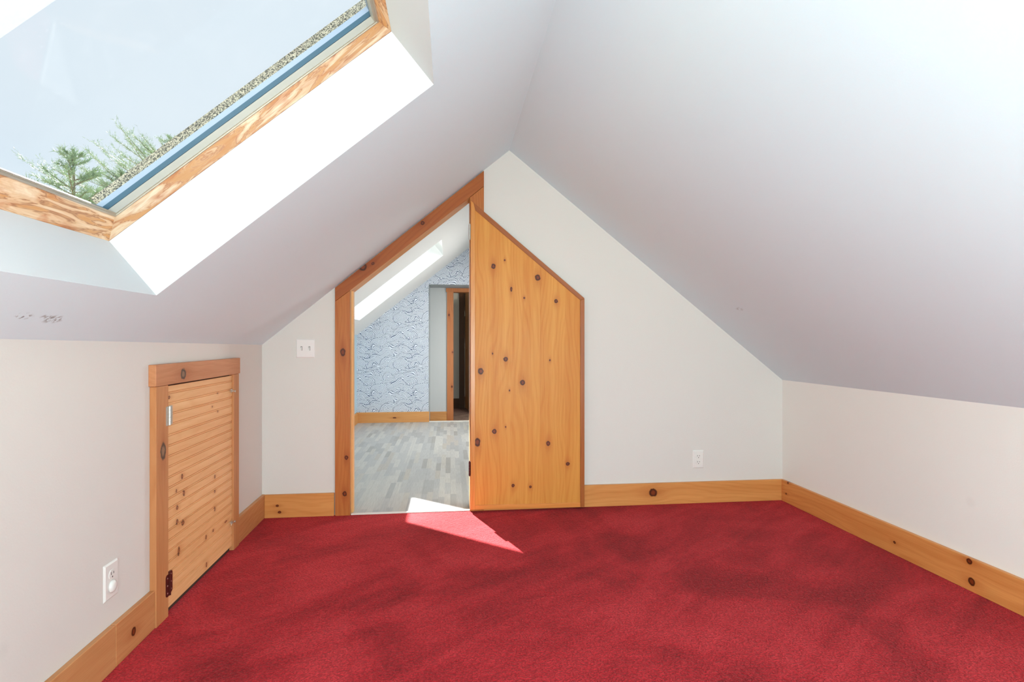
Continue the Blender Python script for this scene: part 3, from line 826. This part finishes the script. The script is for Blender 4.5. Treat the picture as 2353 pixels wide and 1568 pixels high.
t = thing('hatch_door', (LWX(2.55) + .01, 2.55, .02), 'small beadboard pine hatch door with horizontal grooves in the left knee wall', 'door')
mb = MB()
pitch = .0409; top = .8825; bot = .024
prof = []
z = top; prof.append((.016, z))
zg = .855
while zg > bot + .02:
    if zg < top - .004:
        # groove, bead, groove
        for dz, p in ((.0058, .0160), (.0044, .0118), (.0032, .0118), (.0020, .0155), (-.0012, .0155), (-.0024, .0122), (-.0036, .0122), (-.0048, .0160)):
            prof.append((p, zg + dz))
    zg -= pitch
prof.append((.016, bot + .0015)); prof.append((.0145, bot)); 
yA, yB = 2.2245, 2.8815
ring_pts = prof + [(.004, bot), (.004, top)]
a = [lw(p, yA, zz) for p, zz in ring_pts]; b = [lw(p, yB, zz) for p, zz in ring_pts]
mb.prism(a, b)
obj('beadboard_panel', mb, M_acc_d, t)
def rrect(y0, y1, z0, z1, r, round_lo=True, round_hi=True, n=5):
    pts = []
    def arc(cy, cz, a0): 
        for i in range(n + 1):
            a_ = a0 + math.pi / 2 * i / n
            pts.append((cy + r * math.cos(a_), cz + r * math.sin(a_)))
    if round_hi: arc(y1 - r, z1 - r, 0)
    else: pts.append((y1, z1))
    if round_lo: arc(y0 + r, z1 - r, math.pi / 2); arc(y0 + r, z0 + r, math.pi)
    else: pts.extend([(y0, z1), (y0, z0)])
    if round_hi: arc(y1 - r, z0 + r, -math.pi / 2)
    else: pts.append((y1, z0))
    return pts
def butt_hinge(yc, z0, z1, wl, wr, mt, lab, rr_=.006, parent=None, skew=0.0):
    h_ = MB()
    for (ya, yb, base_p, rl, rh) in ((yc - wl, yc - .002, PC, True, False), (yc + .002, yc + wr, .0162, False, True)):
        pts = rrect(ya, yb, z0 + (skew if rh else 0), z1 + (skew if rh else 0), rr_, rl, rh)
        h_.prism([lw(base_p, y_, z_) for y_, z_ in pts], [lw(base_p + .0018 + (.004 if rh else 0), y_, z_) for y_, z_ in pts])
    n_ = 5; hh = (z1 - z0) / n_
    for i in range(n_):
        h_.cyl(lw(PC + .002, yc, z0 + i * hh + .0005), (0, 0, 1), .0042, hh - .001, 12)
    o = obj('hinge', h_, mt, parent); tag(o, lab)
    for ya, p in ((yc - wl * .6, PC + .0018), (yc + wr * .62, .0222)):
        for f_ in (.16, .5, .84):
            obj('screw', MB().cyl(lw(p, ya, z0 + (z1 - z0) * f_ + (skew if ya > yc else 0)), (1, 0, 0), .0034, .0012, 10, r2=.0022), M_screw if mt is M_bronze else M_steel, o)
butt_hinge(2.228, .733, .806, .026, .030, M_steel, 'silvery steel hinge near the top of the hatch', .004, t)
butt_hinge(2.228, .078, .162, .028, .030, M_bronze, 'dark red-brown hinge near the floor', .011, t, .004)
for z_ in (.806, .146):
    h_ = MB()
    h_.cyl(lw(.016, 2.862, z_), (1, 0, 0), .0045, .012, 10)
    h_.cyl(lw(.026, 2.850, z_ + .002), (0, 1, -.1), .0016, .044, 8)
    h_.cyl(lw(PC, 2.892, z_ - .003), (1, 0, 0), .005, .006, 10)
    h_.box(.020, .024, 2.852, 2.870, z_ + .006, z_ + .010, fn=lw)
    h_.cyl(lw(.022, 2.856, z_ - .010), (0, .5, 1), .0016, .02, 8)
    o = obj('latch', h_, M_steel, t); tag(o, 'small hook latch, upper' if z_ > .5 else 'small hook latch, lower')

# ------------------------------------------------------------ switch and outlets
def plate_mesh(fn, w_, h_, t_=.006, b_=.005):
    """bevelled cover plate; fn(a, b, p): a across, b up, p out of the wall"""
    o_ = [(-w_/2, -h_/2), (w_/2, -h_/2), (w_/2, h_/2), (-w_/2, h_/2)]
    i_ = [(x - math.copysign(b_, x), y - math.copysign(b_, y)) for x, y in o_]
    m_ = MB()
    v = [fn(x, y, 0) for x, y in o_] + [fn(x, y, .0018) for x, y in o_] + [fn(x, y, t_) for x, y in i_]
    f = [[3, 2, 1, 0], [8, 9, 10, 11]]
    for k_ in range(2):
        for i in range(4):
            j = (i + 1) % 4; f.append([k_ * 4 + i, k_ * 4 + j, k_ * 4 + 4 + j, k_ * 4 + 4 + i])
    return m_.add(v, f)
def extr(fn, pts, p0, p1): return MB().prism([fn(x, y, p0) for x, y in pts], [fn(x, y, p1) for x, y in pts])

t = thing('light_switch', (-.869, YE, .957), 'white two-gang light switch plate on the end wall left of the doorway', 'light switch')
fs = lambda a, b, p: (-.869 + a, YE - p, 1.012 + b)
obj('cover_plate', plate_mesh(fs, .108, .112), M_plate, t, .0008)
for cx in (-.022, .024):
    sl_ = extr(fs, [(cx - .005, -.012), (cx + .005, -.012), (cx + .005, .012), (cx - .005, .012)], .0055, .0068)
    o = obj('toggle_collar', sl_, M_slot, t)
    tg = MB().prism([fs(cx + x, y, .006) for x, y in ((-.0038, -.010), (.0038, -.010), (.0038, .010), (-.0038, .010))], [fs(cx + x, y - .008, .018) for x, y in ((-.003, -.004), (.003, -.004), (.003, .004), (-.003, .004))])
    obj('toggle', tg, M_plate2, t, .0008)
for cx in (-.022, .024):
    for cz in (-.03, .03):
        obj('screw', MB().cyl(fs(cx, cz, .0058), (0, -1, 0), .003, .001, 10), M_plate, t)

def socket_shape(cx, cz, w_=.0172, h_=.0145, n=28):
    pts = []
    for i in range(n):
        a_ = 2 * math.pi * i / n
        x, y = w_ * math.cos(a_), w_ * math.sin(a_)
        y = max(-h_, min(h_, y))
        pts.append((cx + x, cz + y))
    return pts
def outlet(fn, t, plug=False, axis=(0, -1, 0)):
    obj('cover_plate', plate_mesh(fn, .0745, .117), M_plate2, t, .0008)
    for cz in (.0195, -.0195):
        if plug and cz < 0:
            c = Vector(fn(0, cz, .006)); ax = Vector(fn(0, cz, 1)) - Vector(fn(0, cz, 0))
            tag(obj('safety_cap', MB().dome(c, ax, .0185, .011, rz=.0205), M_plate2, t, smooth=True), 'rounded plastic safety cap plugged into the lower socket')
            continue
        o = obj('socket', extr(fn, socket_shape(0, cz), .0055, .0078), M_plate2, t, .0005)
        m_ = MB()
        for dx, h in ((-.0064, .0046), (.0064, .0038)):
            q = [(dx - .0013, cz + .004 - h), (dx + .0013, cz + .004 - h), (dx + .0013, cz + .004 + h), (dx - .0013, cz + .004 + h)]
            m_.prism([fn(x, y, .0074) for x, y in q], [fn(x, y, .0081) for x, y in q])
        q = [(.0027 * math.cos(a_), cz - .0078 + .0027 * math.sin(a_)) for a_ in [i * math.pi / 5 for i in range(10)]]
        m_.prism([fn(x, y, .0074) for x, y in q], [fn(x, y, .0081) for x, y in q])
        tag(obj('slots', m_, M_slot, o), 'dark prong slots')
    if not plug:
        obj('screw', MB().cyl(fn(0, 0, .0056), Vector(fn(0, 0, 1)) - Vector(fn(0, 0, 0)), .003, .0011, 10), M_plate2, t)
t = thing('wall_outlet', (1.611, YE, .224), 'white duplex outlet with two open sockets on the end wall near the right corner', 'outlet')
outlet(lambda a, b, p: (1.611 + a, YE - p, .283 + b), t)
t = thing('wall_outlet', (LWX(1.892), 1.892, .225), 'white duplex outlet with a plugged lower socket on the left knee wall', 'outlet')
outlet(lambda a, b, p: (LWX(1.892 + a) + p, 1.892 + a, .2835 + b), t, True)

# ------------------------------------------------------------ skylights
def skylight(sl_, hole, nm, label, seed, lip=.066):
    s0, s1, y0, y1 = hole
    c = sl_.P((s0 + s1) / 2, (y0 + y1) / 2, TH)
    t = thing(nm, c, label, 'skylight', kind='structure')
    def R(a, b, c_, d_, d): return [sl_.P(s, y, d) for s, y in ((a, c_), (b, c_), (b, d_), (a, d_))]
    f0 = .001
    ua = Vector(sl_.P(1, 0, 0)) - Vector(sl_.P(0, 0, 0)); un = Vector(sl_.P(0, 0, 1)) - Vector(sl_.P(0, 0, 0))
    m_side = mat_stained('stained skylight pine side', ua, un, seed, 0.84)
    m_low = mat_stained('stained skylight pine sill', Y_, ua, seed + 3.3)
    m_ = MB()
    D1 = .265
    out0 = (s0 - .07, s1 + .07, y0 - .07, y1 + .07)
    lo = R(s0, s1, y0, y1, TH + f0); hi = R(s0 + lip, s1 - .016, y0 + .004, y1 - .006, D1)
    o0 = R(*out0, TH + f0); o1 = R(*out0, D1)
    names = ['bottom_rail', 'top_rail']
    # four mitred members: k=0 near side, 1 top, 2 far side, 3 bottom
    for k_, (pn, mt) in enumerate((('side_rail', m_side), ('top_rail', m_low), ('side_rail', m_side), ('bottom_rail', m_low))):
        j = (k_ + 1) % 4
        q = MB().add([o0[k_], o0[j], lo[j], lo[k_], o1[k_], o1[j], hi[j], hi[k_]],
                     [[0, 1, 2, 3], [4, 7, 6, 5], [0, 4, 5, 1], [3, 2, 6, 7], [0, 3, 7, 4], [1, 5, 6, 2]])
        obj(pn, q, mt, t)
    a0, a1, b0, b1 = s0 + lip - .002, s1 - .012, y0 + .002, y1 - .004
    m_ = MB(); m_.ring(R(a0 - .02, a1 + .02, b0 - .02, b1 + .02, D1), R(a0 - .02, a1 + .02, b0 - .02, b1 + .02, .288),
                       R(a0 + .012, a1 - .016, b0 + .010, b1 - .010, D1), R(a0 - .003, a1 - .014, b0 + .008, b1 - .008, .288))
    m_.ring(R(a0, a1, b0, b1, D1 - .004), R(a0, a1, b0, b1, D1 + .002), R(a0 + .006, a1 - .008, b0 + .005, b1 - .005, D1 - .004), R(a0 + .006, a1 - .008, b0 + .005, b1 - .005, D1 + .002))
    obj('metal_bead', m_, M_bead, t)
    g = MB(); g.prism(R(a0 - .005, a1 + .005, b0 - .005, b1 + .005, .2885), R(a0 - .005, a1 + .005, b0 - .005, b1 + .005, .2925))
    obj('glass_pane', g, M_glass, t)
    m_ = MB(); m_.ring(R(a0 - .03, a1 + .03, b0 - .03, b1 + .03, .293), R(a0 - .03, a1 + .03, b0 - .03, b1 + .03, .308),
                       R(a0 - .004, a1 - .006, b0, b1 - .002, .293), R(a0 - .010, a1 - .006, b0, b1 - .002, .308))
    obj('gasket', m_, M_gask, t)
    # cladding and the granule-covered roof upstand stand beyond the far and top edges
    m_ = MB(); m_.box(0, 1, 0, 1, 0, 1, fn=lambda a, b, c__: sl_.P(a0 - .03 + a * (a1 - a0 + .06), b1 - .001 + b * .03, .308 + c__ * .017))
    m_.box(0, 1, 0, 1, 0, 1, fn=lambda a, b, c__: sl_.P(a1 - .004 + a * .03, b0 - .03 + b * (b1 - b0 + .029), .308 + c__ * .012))
    obj('cladding', m_, M_cladd, t)
    m_ = MB(); m_.box(0, 1, 0, 1, 0, 1, fn=lambda a, b, c__: sl_.P(a0 - .02 + a * (a1 - a0 + .04), b1 + .001 + b * .03, .325 + c__ * .026))
    obj('upstand', m_, M_gran, t)
    return t
skylight(S1, H1, 'window_1', 'large skylight in a water-stained pine frame at upper left', 2.0)
skylight(S2, H2, 'window_2', 'skylight in the ceiling of the room beyond the doorway', 6.0)

skylight(S2R, H4, 'fill_skylight', 'unseen skylight added in the right slope of the room beyond for its fill lamp', 9.0)  # added out of view around the second room's fill lamp

# ------------------------------------------------------------ outdoors: ground and pines
kg = NT('meadow'); kg.base(kg.mix(kg.noise(kg.pos, .6, 5), S((120, 126, 96)), S((150, 150, 118)))); kg.rough(.95)
struct('ground', MB().box(-60, 60, -60, 60, -3.4, -3.2), kg.mat, 'ground outside the house', 'ground')
kn = NT('pine needles')
kn.base(kn.mix(kn.noise(kn.pos, 3.0, 3), S((122, 142, 112)), S((168, 180, 148)))); kn.rough(.7)
M_needle = kn.mat
kb_ = NT('pine bark'); kb_.base(kb_.mix(kb_.noise(kb_.pos, 20, 3), S((110, 92, 74)), S((140, 122, 100)))); M_bark = kb_.mat
def pine(x, y, ztop, zlow, rmax, lean, label, seed, n_br=60):
    rnd = random.Random(seed)
    t = thing('pine_tree', (x, y, -3.2), label, 'tree', 'pines outside the skylight')
    H_ = ztop + 3.2
    def axis(z): f = (z + 3.2) / H_; return Vector((x + lean[0] * f * f, y + lean[1] * f * f, z))
    m_ = MB(); nseg = 10; prev = None
    for i in range(nseg):
        za = -3.2 + H_ * i / nseg; zb = -3.2 + H_ * (i + 1) / nseg
        a = axis(za); b = axis(zb); ra = .16 * (1 - i / nseg) + .012; rb = .16 * (1 - (i + 1) / nseg) + .012
        m_.cyl(a, b - a, ra, (b - a).length, 8, r2=rb)
    obj('trunk', m_, M_bark, t)
    br = MB(); nd = MB()
    for i in range(n_br):
        f = (i + rnd.random()) / n_br
        z_ = zlow + (ztop - zlow) * f
        L = rmax * (1 - f) ** .8 * rnd.uniform(.65, 1.1) + .12
        az = rnd.uniform(0, 2 * math.pi)
        p = axis(z_); d = Vector((math.cos(az), math.sin(az), rnd.uniform(.15, .85))).normalized()
        br.cyl(p, d, .02 * (1 - f) + .006, L, 5, r2=.004)
        for k_ in range(int(14 + L * 34)):
            q = p + d * L * rnd.uniform(.12, 1.05)
            td = (d + Vector((rnd.uniform(-1, 1), rnd.uniform(-1, 1), rnd.uniform(-.1, 1.2))) * .8).normalized()
            tl = rnd.uniform(.10, .24) * min(1.3, .55 + .4 * L)
            for s_ in range(9):
                a_ = q + td * tl * s_ / 9
                nd_ = (td + Vector((rnd.uniform(-1, 1), rnd.uniform(-1, 1), rnd.uniform(-1, 1))) * .9).normalized()
                ln = rnd.uniform(.05, .10)
                sd_ = nd_.cross(Vector((rnd.random(), rnd.random(), rnd.random()))).normalized() * .0055
                nd.add([a_ - sd_, a_ + sd_, a_ + nd_ * ln], [[0, 1, 2]])
    obj('branches', br, M_bark, t)
    fo = obj('needles', nd, M_needle, t); fo['kind'] = 'stuff'
pine(-6.70, 10.55, 4.36, 1.6, 1.7, (0, 0), 'leftmost green pine whose tip shows low in the skylight', 3, 70)
pine(-8.05, 14.45, 5.15, 1.8, 2.3, (0, 0), 'green pine crown in the very corner of the skylight, between two others', 8, 90)
pine(-8.45, 18.20, 7.35, 3.4, 4.2, (0, 0), 'tallest pine, rising beside the skylight frame on the right', 12, 110)
